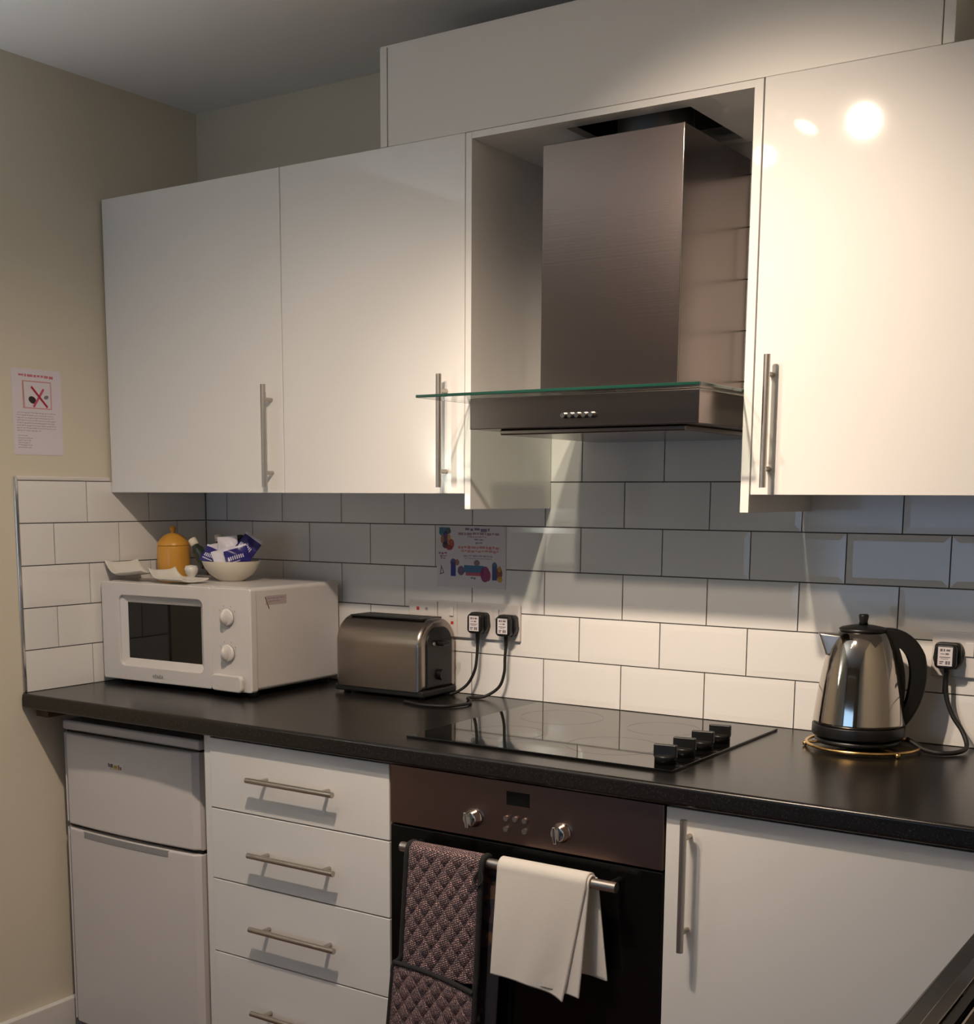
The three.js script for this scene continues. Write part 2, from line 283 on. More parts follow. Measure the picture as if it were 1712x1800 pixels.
// ---------------------------------------------------------------- base units
{
  const g = thing('fridge_freezer', 'white under-counter fridge freezer with two doors left of the drawers', 'fridge', [-0.823, 0, 0]);
  const x0 = -0.239, x1 = 0.239, zf = 0.535;
  part('body', rbox(x0 + 0.004, x1 - 0.004, 0.012, 0.808, 0.04, zf - 0.050, 0.004), M.enamel, g);
  part('top_lid', rbox(x0, x1, 0.802, 0.826, 0.04, zf - 0.004, 0.006, 3), M.enamel, g);
  // bowed door: plan outline swept upwards
  const bowed = (a, c, y0, y1, back, front, r, bevel) => {
    const s = new THREE.Shape(), bow = (x) => front + 0.012 * (1 - Math.pow(x / x1, 2)); s.moveTo(a + bevel, -back); s.lineTo(c - bevel, -back); s.lineTo(c - bevel, -(bow(c) - r));
    for (let i = 0; i <= 24; i++) { const x = c - bevel - (c - a - 2 * bevel) * i / 24, e = Math.min(1, Math.min(x - a - bevel, c - bevel - x) / r); s.lineTo(x, -(bow(x) - bevel - r * (1 - Math.sqrt(1 - (1 - e) * (1 - e))))); }
    s.lineTo(a + bevel, -(bow(a) - r)); s.closePath();
    const e = new THREE.ExtrudeGeometry(s, { depth: y1 - y0 - 2 * bevel, bevelEnabled: true, bevelSize: bevel, bevelThickness: bevel, bevelSegments: 4 }); e.rotateX(-Math.PI / 2); e.translate(0, y0 + bevel, 0); return e;
  };
  const d1 = part('freezer_door', bowed(x0, x1, 0.567, 0.796, zf - 0.046, zf, 0.012, 0.005), M.enamel, g, 'white freezer door');
  const d2 = part('fridge_door', bowed(x0, x1, 0.05, 0.557, zf - 0.046, zf, 0.012, 0.005), M.enamel, g, 'white fridge door');
  part('grip_recess', bowed(-0.170, 0.148, 0.540, 0.5555, zf - 0.02, zf + 0.0012, 0.004, 0.001), M.greyPlastic, d2, 'grey grip recess');
  part('gasket', [box(x0 + 0.008, x1 - 0.008, 0.5575, 0.5665, zf - 0.05, zf - 0.012), box(x0 + 0.008, x1 - 0.008, 0.7965, 0.8015, zf - 0.05, zf - 0.012)], M.blackMatt, g);
  const logo = canvasTex(128, 48, (c, w, h) => { c.fillStyle = '#dcdada'; c.fillRect(0, 0, w, h); c.fillStyle = '#3a3010'; c.fillRect(8, 8, 9, 22); c.fillRect(20, 12, 8, 20); c.fillRect(31, 10, 14, 22); c.fillStyle = '#a98a3a'; c.fillRect(52, 16, 30, 18); c.fillStyle = '#6a4a20'; c.fillRect(88, 12, 10, 24); c.fillRect(102, 20, 12, 18); c.fillStyle = '#c5aa62'; c.fillRect(20, 36, 80, 5); });
  const b = part('badge', new THREE.PlaneGeometry(0.056, 0.020), std({ name: 'badge_print', map: logo, roughness: 0.4 }), d1, 'small gold and black badge'); b.position.set(-0.030, 0.735, zf + 0.0124);
  for (const sx of [-1, 1]) part('foot', rod(V(sx * 0.19, 0, 0.48), V(sx * 0.19, 0.02, 0.48), 0.018), M.blackMatt, g);
}
{
  const g = thing('drawer_unit', 'white base unit with four drawers between fridge and oven', 'drawer unit', [-0.2435, 0, 0]);
  const o = 0.2435;
  part('end_panel', rbox(-0.500 + o, -0.4805 + o, 0, WB - 0.001, 0.01, ZB - 0.003, 0.001), M.carcass, g, 'white end panel beside the fridge');
  part('carcass', [box(-0.480 + o, -0.462 + o, 0.15, WB - 0.001, 0.01, ZB - 0.022), box(-0.008 + o, 0.010 + o, 0.15, WB - 0.001, 0.01, ZB - 0.022), box(-0.462 + o, -0.008 + o, 0.15, 0.168, 0.01, ZB - 0.022), box(-0.462 + o, -0.008 + o, 0.168, WB - 0.003, 0.01, 0.02)], M.carcass, g);
  part('plinth', box(-0.480 + o, 0.012 + o, 0, 0.148, 0.50, 0.518), M.carcass, g);
  for (const [y0, y1, hy] of [[0.7025, 0.8565, 0.783], [0.5435, 0.7000, 0.620], [0.3765, 0.5410, 0.457], [0.153, 0.374, 0.268]]) {
    const d = part('drawer', rbox(-0.479 + o, 0.011 + o, y0, y1, ZB - 0.019, ZB, 0.0014), M.gloss, g, 'white drawer front');
    addHandle(H235h, d, -0.229 + o, hy, ZB);
  }
}
{
  const g = thing('built_in_oven', 'built-in electric oven with steel control panel tinted for the floor reflection and black glass door', 'oven', [0.309, 0, 0]);
  const o = -0.309;
  part('body', box(0.02 + o, 0.598 + o, 0.15, 0.858, 0.02, ZB - 0.03), M.blackMatt, g);
  part('plinth', box(0.0135 + o, 0.6045 + o, 0, 0.148, 0.50, 0.518), M.carcass, g);
  const cp = part('control_panel', uvMetres(rbox(0.0145 + o, 0.6015 + o, 0.742, 0.8585, ZB - 0.03, ZB + 0.001, 0.0015)), M.steelFloorTint, g, 'brushed steel control panel with the brown floor reflection in its colour');
  const door = part('door', rbox(0.0145 + o, 0.6015 + o, 0.152, 0.738, ZB - 0.03, ZB, 0.002), M.ovenGlass, g, 'black glass oven door');
  for (const [x, tilt] of [[0.212, 0.15], [0.402, 0.1]]) {
    const k = part('knob', lathe([[0, 0.018], [0.0125, 0.018], [0.0148, 0.0155], [0.0155, 0.004], [0.0185, 0.0025], [0.0185, 0], [0, 0]].reverse(), 36).rotateX(Math.PI / 2), M.chrome, cp, 'silver round knob');
    k.position.set(x + o, 0.7795, ZB + 0.001); k.rotation.z = tilt;
    part('knob_grip', rbox(-0.0035, 0.0035, -0.0155, 0.0155, 0.014, 0.029, 0.002), M.chrome, k);
  }
  part('display', rbox(0.284 + o, 0.334 + o, 0.815, 0.8405, ZB + 0.0005, ZB + 0.0018, 0.0005), M.blackGlass, cp, 'black clock display');
  for (const [x, y] of [[0.285, 0.789], [0.3045, 0.790], [0.325, 0.790], [0.285, 0.769], [0.325, 0.770]]) part('button', rod(V(x + o, y, ZB), V(x + o, y, ZB + 0.006), 0.0056, 18, 0.005), M.handle, cp);
  const h = part('handle', [rod(V(0.074 + o, 0.7115, 0.645), V(0.536 + o, 0.7115, 0.645), 0.0095, 22)], M.handle, door, 'steel towel-bar handle');
  for (const x of [0.09, 0.52]) part('handle_post', rod(V(x + o, 0.7115, ZB - 0.001), V(x + o, 0.7115, 0.643), 0.007), M.black, door);
}
{
  const g = thing('base_cabinet', 'white base cupboard below the kettle, right of the oven', 'cabinet', [0.906, 0, 0]);
  const o = -0.906;
  part('carcass', [box(0.607 + o, 0.625 + o, 0.15, WB - 0.001, 0.01, ZB - 0.022), box(1.187 + o, 1.205 + o, 0.15, WB - 0.001, 0.01, ZB - 0.022), box(0.625 + o, 1.187 + o, 0.15, 0.168, 0.01, ZB - 0.022), box(0.625 + o, 1.187 + o, 0.168, WB - 0.003, 0.01, 0.02)], M.carcass, g);
  part('plinth', box(0.607 + o, 1.205 + o, 0, 0.148, 0.50, 0.518), M.carcass, g);
  const d = part('door', rbox(0.6055 + o, 1.205 + o, 0.153, 0.8565, ZB - 0.019, ZB, 0.0014), M.gloss, g, 'white base door');
  addHandle(H230v, d, 0.650 + o, 0.730, ZB);
}
// worktops
{
  const prof = new THREE.Shape(), r = 0.007; prof.moveTo(0.0005, WB); prof.lineTo(WZ - r, WB); prof.absarc(WZ - r, WB + r, r, -Math.PI / 2, 0); prof.lineTo(WZ, WT - r); prof.absarc(WZ - r, WT - r, r, 0, Math.PI / 2); prof.lineTo(0.0005, WT); prof.closePath();
  const e = (len) => new THREE.ExtrudeGeometry(prof, { depth: len, bevelEnabled: false, curveSegments: 10 });
  const a = e(XR - 0.002 - (XL + 0.002)); a.rotateY(-Math.PI / 2); a.scale(1, 1, 1);           // (z,y) profile swept along x
  a.translate(XR - 0.002, 0, 0);
  const back = single('worktop', uvMetres(a), M.worktop, 'long black speckled worktop running below the tiled back wall', 'worktop');
  const f = new THREE.ExtrudeGeometry((() => { const q = new THREE.Shape(); q.moveTo(0.050, WB); q.lineTo(0.050, WT); q.lineTo(r, WT); q.absarc(r, WT - r, r, Math.PI / 2, Math.PI); q.lineTo(0, WB + r); q.absarc(r, WB + r, r, Math.PI, 1.5 * Math.PI); q.closePath(); return q; })(), { depth: 1.30, bevelEnabled: false, curveSegments: 10 });
  f.translate(1.2135, 0, WZ + 0.001); const zs = WZ + 0.001, ze = zs + 1.30;
  single('worktop', uvMetres(merge([f, box(1.2635, 1.7365, WB, WT, zs, 0.835), box(1.2635, 1.7365, WB, WT, 1.725, ze), box(1.7365, XR - 0.002, WB, WT, zs, ze)])), M.worktop, 'return worktop with the sink at the lower right corner', 'worktop');
}
{
  const g = thing('sink_base_unit', 'white sink base unit below the return worktop', 'cabinet', [1.53, 0, 1.27]);
  part('carcass', [box(-0.29, 0.29, 0.15, 0.70, -0.6, -0.582), box(-0.29, 0.29, 0.15, 0.70, 0.582, 0.6), box(-0.29, 0.29, 0.15, 0.168, -0.582, 0.582), box(-0.29, -0.272, 0.70, WB - 0.001, -0.6, 0.6), box(0.27, 0.288, 0.168, WB - 0.001, -0.582, 0.582)], M.carcass, g);
  for (const s of [-1, 1]) part('door', rbox(-0.31, -0.292, 0.153, 0.857, s < 0 ? -0.6 : 0.001, s < 0 ? -0.001 : 0.6, 0.0014), M.gloss, g);
  part('plinth', box(-0.22, -0.20, 0, 0.148, -0.6, 0.6), M.carcass, g);
}
{
  const g = thing('sink', 'stainless steel inset sink with a raised rim at the lower right corner', 'sink', [1.50, WT, 1.28]);
  const x0 = -0.262, x1 = 0.262, z0 = -0.47, z1 = 0.47;
  const frame = (a, b, c, d, w, y0, y1) => [rbox(a, a + w, y0, y1, c, d, 0.001), rbox(b - w, b, y0, y1, c, d, 0.001), rbox(a + w, b - w, y0, y1, c, c + w, 0.001), rbox(a + w, b - w, y0, y1, d - w, d, 0.001)];
  part('rim', frame(x0, x1, z0, z1, 0.014, 0.0003, 0.006), M.polished, g);
  part('drainer', [rbox(x0 + 0.014, x1 - 0.014, -0.0, 0.0022, z0 + 0.014, 0.02, 0.0008), ...Array.from({ length: 9 }, (_, i) => rbox(x0 + 0.06 + i * 0.045, x0 + 0.066 + i * 0.045, 0.002, 0.0045, z0 + 0.05, -0.03, 0.001))], M.handle, g);
  part('channel', frame(x0 + 0.0145, x1 - 0.0145, z0 + 0.0145, z1 - 0.0145, 0.010, 0.0024, 0.0030), M.blackMatt, g);
  part('basin', [box(x0 + 0.03, x1 - 0.03, -0.16, -0.158, 0.03, z1 - 0.03), box(x0 + 0.03, x0 + 0.032, -0.158, 0.003, 0.03, z1 - 0.03), box(x1 - 0.032, x1 - 0.03, -0.158, 0.003, 0.03, z1 - 0.03), box(x0 + 0.032, x1 - 0.032, -0.158, 0.003, 0.03, 0.032), box(x0 + 0.032, x1 - 0.032, -0.158, 0.003, z1 - 0.032, z1 - 0.03)], M.handle, g);
}
single('support_batten', rbox(XL + 0.001, XL + 0.045, WB - 0.024, WB - 0.001, 0.30, 0.585, 0.001), M.wood, 'short dark wooden batten under the left end of the worktop', 'batten');
// ceramic hob
{
  const g = thing('ceramic_hob', 'black glass ceramic hob with four knobs on the worktop', 'hob', [0.296, WT, 0.29]);
  part('glass_plate', rbox(-0.288, 0.290, 0.0002, 0.0052, -0.252, 0.252, 0.0012), M.blackGlass, g, 'black mirror-like glass plate');
  for (const [x, z, r] of [[-0.14, -0.11, 0.09], [0.10, -0.11, 0.075], [-0.14, 0.11, 0.075], [0.10, 0.11, 0.09]]) { const t = part('cooking_zone', new THREE.RingGeometry(r - 0.0012, r, 64).rotateX(-Math.PI / 2), std({ name: 'zone_print', color: lin(0.008), roughness: 0.05 }), g); t.position.set(x, 0.0054, z); }
  for (let i = 0; i < 4; i++) {
    const k = part('knob', lathe([[0, 0], [0.0195, 0], [0.0195, 0.014], [0.0175, 0.017], [0, 0.017]], 32), M.black, g, 'black hob knob'); k.position.set(0.254, 0.0053, 0.205 - i * 0.081); k.rotation.y = 0.15;
    part('knob_grip', rbox(-0.021, 0.021, 0.012, 0.035, -0.0055, 0.0055, 0.002), M.black, k);
    part('knob_mark', rbox(0.021, 0.0214, 0.0135, 0.0165, -0.0012, 0.0012, 0.0001), M.whitePlastic, k);
  }
}

// ---------------------------------------------------------------- sockets, plugs, cables
function plate(name, x0, x1, y0, y1, label, cat) {
  const c = (x0 + x1) / 2, y = (y0 + y1) / 2, g = thing(name, label, cat, [c, y, 0]);
  part('plate', rbox(x0 - c, x1 - c, y0 - y, y1 - y, 0.0003, 0.0095, 0.003, 3), M.whitePlastic, g); return g;
}
const redM = std({ name: 'red_mark', color: lin(0.5, 0.05, 0.03), roughness: 0.4 });
{
  const a = plate('fused_switch', -0.3835, -0.2985, 1.038, 1.1215, 'white fused switch with a red neon behind the toaster', 'switch');
  part('neon', rbox(-0.018, -0.010, 0.018, 0.026, 0.009, 0.0108, 0.0005), redM, a, 'small red neon'); part('screw', rod(V(0.012, 0.022, 0.009), V(0.012, 0.022, 0.0103), 0.004), M.greyPlastic, a);
  part('rocker', rbox(-0.008, 0.008, -0.02, 0.006, 0.009, 0.0135, 0.001), M.whitePlastic, a);
  const b = plate('double_socket', -0.2965, -0.0605, 1.037, 1.1235, 'white double wall socket unit holding the two black plugs', 'socket');
  for (const x of [-0.075, 0.055]) part('rocker', rbox(x - 0.006, x + 0.006, 0.008, 0.03, 0.009, 0.0135, 0.001), M.whitePlastic, b);
  part('red_mark', rbox(-0.078, -0.070, -0.012, -0.005, 0.009, 0.0102, 0.0004), redM, b); part('screw', rod(V(-0.027, -0.001, 0.009), V(-0.027, -0.001, 0.0103), 0.0028), M.greyPlastic, b);
  part('seam', box(-0.0590, -0.0582, -0.042, 0.042, 0.0094, 0.0097), M.greyPlastic, b);
  const c = plate('wall_socket', 0.877, 1.023, 1.036, 1.1235, 'white double wall socket at the right edge behind the kettle', 'socket');
  part('rocker', rbox(-0.010, 0.006, -0.002, 0.024, 0.009, 0.0135, 0.001), M.whitePlastic, c); part('rocker', rbox(0.05, 0.062, 0.004, 0.028, 0.009, 0.0135, 0.001), M.whitePlastic, c);
}
function plug(x, y, w, label, tex, group) {
  const g = thing('mains_plug', label, 'plug', [x, y, 0.0098], 0, group);
  const s = new THREE.Shape(); s.moveTo(-0.017, -0.022); s.lineTo(0.017, -0.022); s.quadraticCurveTo(0.029, -0.008, 0.026, 0.0); s.lineTo(0.024, 0.020); s.quadraticCurveTo(0.022, 0.025, 0.016, 0.025); s.lineTo(-0.016, 0.025); s.quadraticCurveTo(-0.022, 0.025, -0.024, 0.020); s.lineTo(-0.026, 0.0); s.quadraticCurveTo(-0.029, -0.008, -0.017, -0.022);
  const base = extrude(s, 0.012, 0.003, 3); base.scale(0.9, 0.95, 1); base.translate(0, 0, 0.003);
  const top = extrude(rrect(-0.0165, 0.0165, -0.0185, 0.0205, 0.006), 0.012, 0.004, 3); top.translate(0, 0, 0.017);
  part('housing', merge([base, top]), M.black, g);
  const l = part('label', rbox(-0.0135, 0.0135, -0.0165, 0.0195, 0.0325, 0.0333, 0.0003), std({ name: 'plug_label', map: tex, roughness: 0.6 }), g, 'printed white label');
  part('strain_relief', rod(V(0, -0.018, 0.016), V(0, -0.046, 0.016), 0.0062, 14, 0.0042).rotateX(0), M.black, g);
  return g;
}
const plugTex = canvasTex(96, 128, (c, w, h) => { c.fillStyle = '#d8d2d4'; c.fillRect(0, 0, w, h); c.fillStyle = '#6b6470'; for (const [x, y, a, b] of [[14, 12, 16, 18], [36, 12, 10, 18], [54, 14, 26, 14], [16, 44, 30, 5], [50, 40, 22, 12], [12, 66, 70, 6], [20, 78, 50, 4], [12, 96, 28, 8], [12, 108, 20, 8], [52, 94, 14, 24], [70, 94, 12, 24]]) c.fillRect(x, y, a, b); });
plug(-0.167, 1.076, 1, 'black mains plug with a white label, left of the pair above the toaster cable', plugTex, 'plugs in the double socket');
plug(-0.087, 1.074, 1, 'black mains plug with a white label, right of the pair in the double socket', plugTex, 'plugs in the double socket');
plug(0.911, 1.077, 1, 'black mains plug with a printed label beside the kettle handle', plugTex);
single('power_cable', tube([[-0.167, 1.032, 0.026], [-0.168, 1.0, 0.027], [-0.172, 0.965, 0.030], [-0.190, 0.930, 0.034], [-0.212, 0.911, 0.045], [-0.228, 0.9045, 0.052]], 0.0036), M.blackMatt, 'thin black cable from the left plug down to the toaster', 'cable');
single('power_cable', tube([[-0.087, 1.030, 0.026], [-0.089, 1.0, 0.027], [-0.090, 0.965, 0.028], [-0.103, 0.930, 0.030], [-0.135, 0.906, 0.045], [-0.160, 0.9045, 0.075], [-0.130, 0.9045, 0.110], [-0.112, 0.9045, 0.150], [-0.135, 0.9045, 0.205], [-0.19, 0.9045, 0.222], [-0.25, 0.9045, 0.205]], 0.0036, 110), M.blackMatt, 'black cable from the right plug looping on the worktop beside the toaster', 'cable');
single('power_cable', tube([[0.911, 1.033, 0.026], [0.914, 1.0, 0.027], [0.928, 0.965, 0.029], [0.950, 0.935, 0.034], [0.962, 0.912, 0.05], [0.955, 0.9055, 0.085], [0.93, 0.9055, 0.112], [0.90, 0.908, 0.108], [0.880, 0.915, 0.100], [0.8625, 0.9225, 0.095]], 0.0045, 100), M.blackMatt, 'black kettle cable hanging from its plug onto the worktop', 'cable');

// ---------------------------------------------------------------- paper signs
const scribble = (c, x, y, w, h, col, a = 1) => { c.fillStyle = col; c.globalAlpha = a; let p = x; while (p < x + w) { const l = h * (0.5 + rnd() * 1.8); c.fillRect(p, y + rnd() * h * 0.25, Math.min(l, x + w - p), h * (0.55 + rnd() * 0.4)); p += l + h * 0.35; } c.globalAlpha = 1; };
{
  const t = canvasTex(512, 740, (c, w, h) => {
    c.fillStyle = '#d8d2da'; c.fillRect(0, 0, w, h);
    scribble(c, 70, 44, 360, 26, '#c05a68', 0.8);
    c.strokeStyle = '#c98b8d'; c.lineWidth = 9; c.strokeRect(110, 105, 290, 230); c.strokeStyle = '#b07a72'; c.lineWidth = 7; c.beginPath(); c.moveTo(116, 110); c.lineTo(122, 330); c.stroke();
    c.fillStyle = '#35282c'; c.beginPath(); c.ellipse(205, 265, 40, 30, 0.4, 0, 7); c.fill(); c.fillStyle = '#7d7a7c'; c.beginPath(); c.ellipse(350, 235, 26, 16, -0.3, 0, 7); c.fill();
    c.lineWidth = 22; c.strokeStyle = '#c0566a'; c.beginPath(); c.moveTo(325, 165); c.lineTo(215, 325); c.stroke(); c.strokeStyle = '#a51d34'; c.lineWidth = 20; c.beginPath(); c.moveTo(198, 150); c.lineTo(360, 322); c.stroke();
    for (let i = 0; i < 8; i++) scribble(c, 36, 372 + i * 22, i === 7 ? 250 : 410 - rnd() * 30, 12, '#8b8189', 0.5);
    for (let i = 0; i < 6; i++) scribble(c, 40, 572 + i * 20, 90 + rnd() * 70, 11, '#857b86', 0.55);
  });
  const m = single('notice_sheet', box(-0.0705, 0.0705, -0.1, 0.1, 0, 0.0006), [M.paper, M.paper, M.paper, M.paper, std({ name: 'notice_print', map: t, roughness: 0.85 }), M.paper], 'white paper notice with a red crossed-out picture on the left wall', 'notice', [XL - 0.0058, 1.568, 0.536], Math.PI / 2);
  m.rotation.order = 'YXZ'; m.rotation.z = 0.0;
}
{
  const t = canvasTex(600, 440, (c, w, h) => {
    c.fillStyle = '#d9d4d8'; c.fillRect(0, 0, w, h);
    c.globalAlpha = 0.85;
    const blob = (x, y, a, b, col, r = 0) => { c.globalAlpha = 0.85; c.fillStyle = col; c.beginPath(); c.ellipse(x, y, a, b, r, 0, 7); c.fill(); };
    c.fillStyle = '#2f5f78'; c.fillRect(22, 14, 96, 44); blob(44, 48, 24, 26, '#33758d'); blob(100, 40, 26, 20, '#4b5b52'); blob(78, 92, 24, 52, '#43275f'); blob(108, 90, 16, 30, '#c48a4a'); blob(50, 100, 16, 30, '#9b6b43'); blob(128, 130, 26, 34, '#a8402f'); blob(76, 140, 26, 24, '#3a1f33'); blob(112, 158, 30, 18, '#8c2a2b');
    scribble(c, 250, 14, 210, 24, '#6a5b80', 0.8); scribble(c, 190, 44, 350, 20, '#8a6478', 0.7); scribble(c, 270, 70, 160, 14, '#a06a78', 0.6); scribble(c, 330, 90, 80, 14, '#6c6490', 0.7); scribble(c, 340, 112, 60, 14, '#6c6490', 0.7);
    scribble(c, 190, 142, 350, 22, '#c4706c', 0.8); scribble(c, 215, 170, 320, 18, '#c4706c', 0.7); scribble(c, 235, 205, 250, 15, '#7d7a9a', 0.6); scribble(c, 245, 226, 240, 10, '#6c8290', 0.5);
    scribble(c, 16, 190, 80, 18, '#8b5a86', 0.8); scribble(c, 28, 212, 60, 14, '#8b5a86', 0.8); scribble(c, 34, 230, 48, 12, '#8b5a86', 0.8);
    c.strokeStyle = '#50486a'; c.lineWidth = 6; c.beginPath(); c.moveTo(36, 286); c.lineTo(62, 340); c.lineTo(30, 350); c.lineTo(40, 300); c.stroke();
    c.fillStyle = '#27358f'; c.fillRect(124, 262, 44, 100); blob(146, 262, 26, 26, '#3c3a78'); blob(180, 262, 20, 22, '#8a5d52'); blob(215, 320, 30, 34, '#5c4470');
    c.fillStyle = '#23608a'; c.fillRect(240, 280, 170, 52); c.fillStyle = '#b04257'; c.fillRect(256, 330, 160, 24); blob(352, 262, 26, 22, '#7a5a6c'); blob(424, 340, 40, 56, '#7c2260'); blob(452, 350, 20, 38, '#94305e'); scribble(c, 300, 362, 40, 16, '#55506a', 0.8);
    c.fillStyle = '#3d4a86'; c.fillRect(484, 278, 42, 102); blob(504, 278, 22, 26, '#3b5a86'); blob(544, 330, 26, 44, '#7a3a2c'); blob(550, 372, 22, 22, '#c99a2c'); blob(546, 300, 16, 22, '#b8923c');
  });
  single('picture_leaflet', box(-0.0995, 0.0995, -0.0735, 0.0735, 0, 0.0005), [M.paper, M.paper, M.paper, M.paper, std({ name: 'leaflet_print', map: t, roughness: 0.6 }), M.paper], 'colourful children-style printed leaflet stuck on the tiles above the plugs', 'leaflet', [-0.2045, 1.2315, 0.0006]);
}

// ---------------------------------------------------------------- microwave
const MW = { x: -0.832, z: 0.1975, top: 1.160, turn: 0.035 };
{
  const g = thing('microwave', 'white microwave oven with two round dials in the corner', 'microwave', [MW.x, WT, MW.z], MW.turn);
  const y0 = 0.012, y1 = MW.top - WT, F = 0.180, L = -0.25, R = 0.25;
  part('case', rbox(L + 0.006, R - 0.010, y0 + 0.002, y1, -0.172, F - 0.022, 0.010, 4), M.enamel, g);
  for (const [x, z] of [[L + 0.04, F - 0.05], [R - 0.04, F - 0.05], [L + 0.04, -0.14], [R - 0.04, -0.14]]) part('foot', rod(V(x, 0, z), V(x, y0 + 0.004, z), 0.014, 16), M.blackMatt, g);
  // door: frame sloping to the window
  const ox0 = L + 0.001, ox1 = L + 0.371, oy0 = y0 + 0.001, oy1 = y1 - 0.001, ix0 = L + 0.082, ix1 = L + 0.327, iy0 = 0.070, iy1 = 0.207;
  const door = part('door', (() => { const s = rrect(ox0 + 0.003, ox1 - 0.001, oy0 + 0.003, oy1 - 0.003, 0.004); const e = extrude(s, 0.016, 0.003, 3, [rrect(ix0 - 0.022, ix1 + 0.022, iy0 - 0.022, iy1 + 0.022, 0.018)]); e.translate(0, 0, F - 0.021); return e; })(), M.whitePlastic, g, 'white door frame');
  part('window_surround', (() => {
    const o = 0.0245, zo = F - 0.005, zi = F - 0.018, O = [[ix0 - o, iy0 - o, zo], [ix1 + o, iy0 - o, zo], [ix1 + o, iy1 + o, zo], [ix0 - o, iy1 + o, zo]], I = [[ix0, iy0, zi], [ix1, iy0, zi], [ix1, iy1, zi], [ix0, iy1, zi]], p = [];
    for (let i = 0; i < 4; i++) { const j = (i + 1) % 4; p.push(...O[i], ...O[j], ...I[j], ...O[i], ...I[j], ...I[i]); }
    const e = new THREE.BufferGeometry(); e.setAttribute('position', new THREE.Float32BufferAttribute(p, 3)); e.setAttribute('uv', new THREE.Float32BufferAttribute(new Float32Array(p.length / 3 * 2), 2)); e.computeVertexNormals(); return e;
  })(), M.whitePlastic, door);
  part('window', rbox(ix0 - 0.002, ix1 + 0.002, iy0 - 0.002, iy1 + 0.002, F - 0.022, F - 0.017, 0.0005), M.blackGlass, door, 'dark glass window');
  part('brand_mark', (() => { const l = []; for (let i = 0; i < 5; i++) l.push(box(L + 0.178 + i * 0.0075, L + 0.182 + i * 0.0075, 0.028, 0.033 + (i % 2) * 0.002, F + 0.0008, F + 0.0012)); return l; })(), M.greyPlastic, door);
  const cp = part('control_panel', (() => { const e = extrude(rrect(L + 0.3735, R - 0.003, oy0 + 0.003, oy1 - 0.003, 0.004), 0.016, 0.003, 3); e.translate(0, 0, F - 0.021); return e; })(), M.whitePlastic, g);
  for (const y of [0.190, 0.105]) {
    const k = part('dial', lathe([[0, 0], [0.0205, 0], [0.0205, 0.004], [0.017, 0.007], [0, 0.0075]], 40).rotateX(Math.PI / 2), M.whitePlastic, cp, 'white dial'); k.position.set(L + 0.430, y, F + 0.001);
    part('dial_grip', (() => { const s = new THREE.SphereGeometry(1, 24, 16); s.scale(0.0085, 0.0185, 0.018); s.translate(0, 0.001, 0.006); return s; })(), M.whitePlastic, k);
    for (const a of [-1.0, -0.4, 0.4, 1.0]) part('dial_print', new THREE.CircleGeometry(0.0015, 10).translate(Math.sin(a) * 0.028, Math.cos(a) * 0.028, 0.0003), M.greyPlastic, k);
  }
  part('release_button', (() => { const e = extrude(rrect(L + 0.384, L + 0.478, 0.018, 0.050, 0.008), 0.006, 0.004, 4); e.translate(0, 0, F + 0.0); const p = e.attributes.position; for (let i = 0; i < p.count; i++) p.setZ(i, p.getZ(i) + 0.006 * Math.max(0, (p.getX(i) - (L + 0.384)) / 0.094)); e.computeVertexNormals(); return e; })(), M.whitePlastic, cp);
  const st = canvasTex(160, 64, (c, w, h) => { c.fillStyle = '#b9a9a8'; c.fillRect(0, 0, w, h); scribble(c, 12, 12, 130, 12, '#8e8088', 0.8); scribble(c, 20, 32, 90, 12, '#8e8088', 0.6); });
  const s = part('sticker', new THREE.PlaneGeometry(0.075, 0.022).rotateY(Math.PI / 2), std({ name: 'sticker_print', map: st, roughness: 0.6 }), g, 'pale sticker'); s.position.set(R - 0.0097, 0.2275, 0.075);
  const sc = part('scratch', box(-0.0003, 0.0003, -0.016, 0.016, -0.001, 0.001), M.wood, g, 'brown scratch'); sc.position.set(R - 0.0097, 0.222, 0.108); sc.rotation.x = 0.45;
}

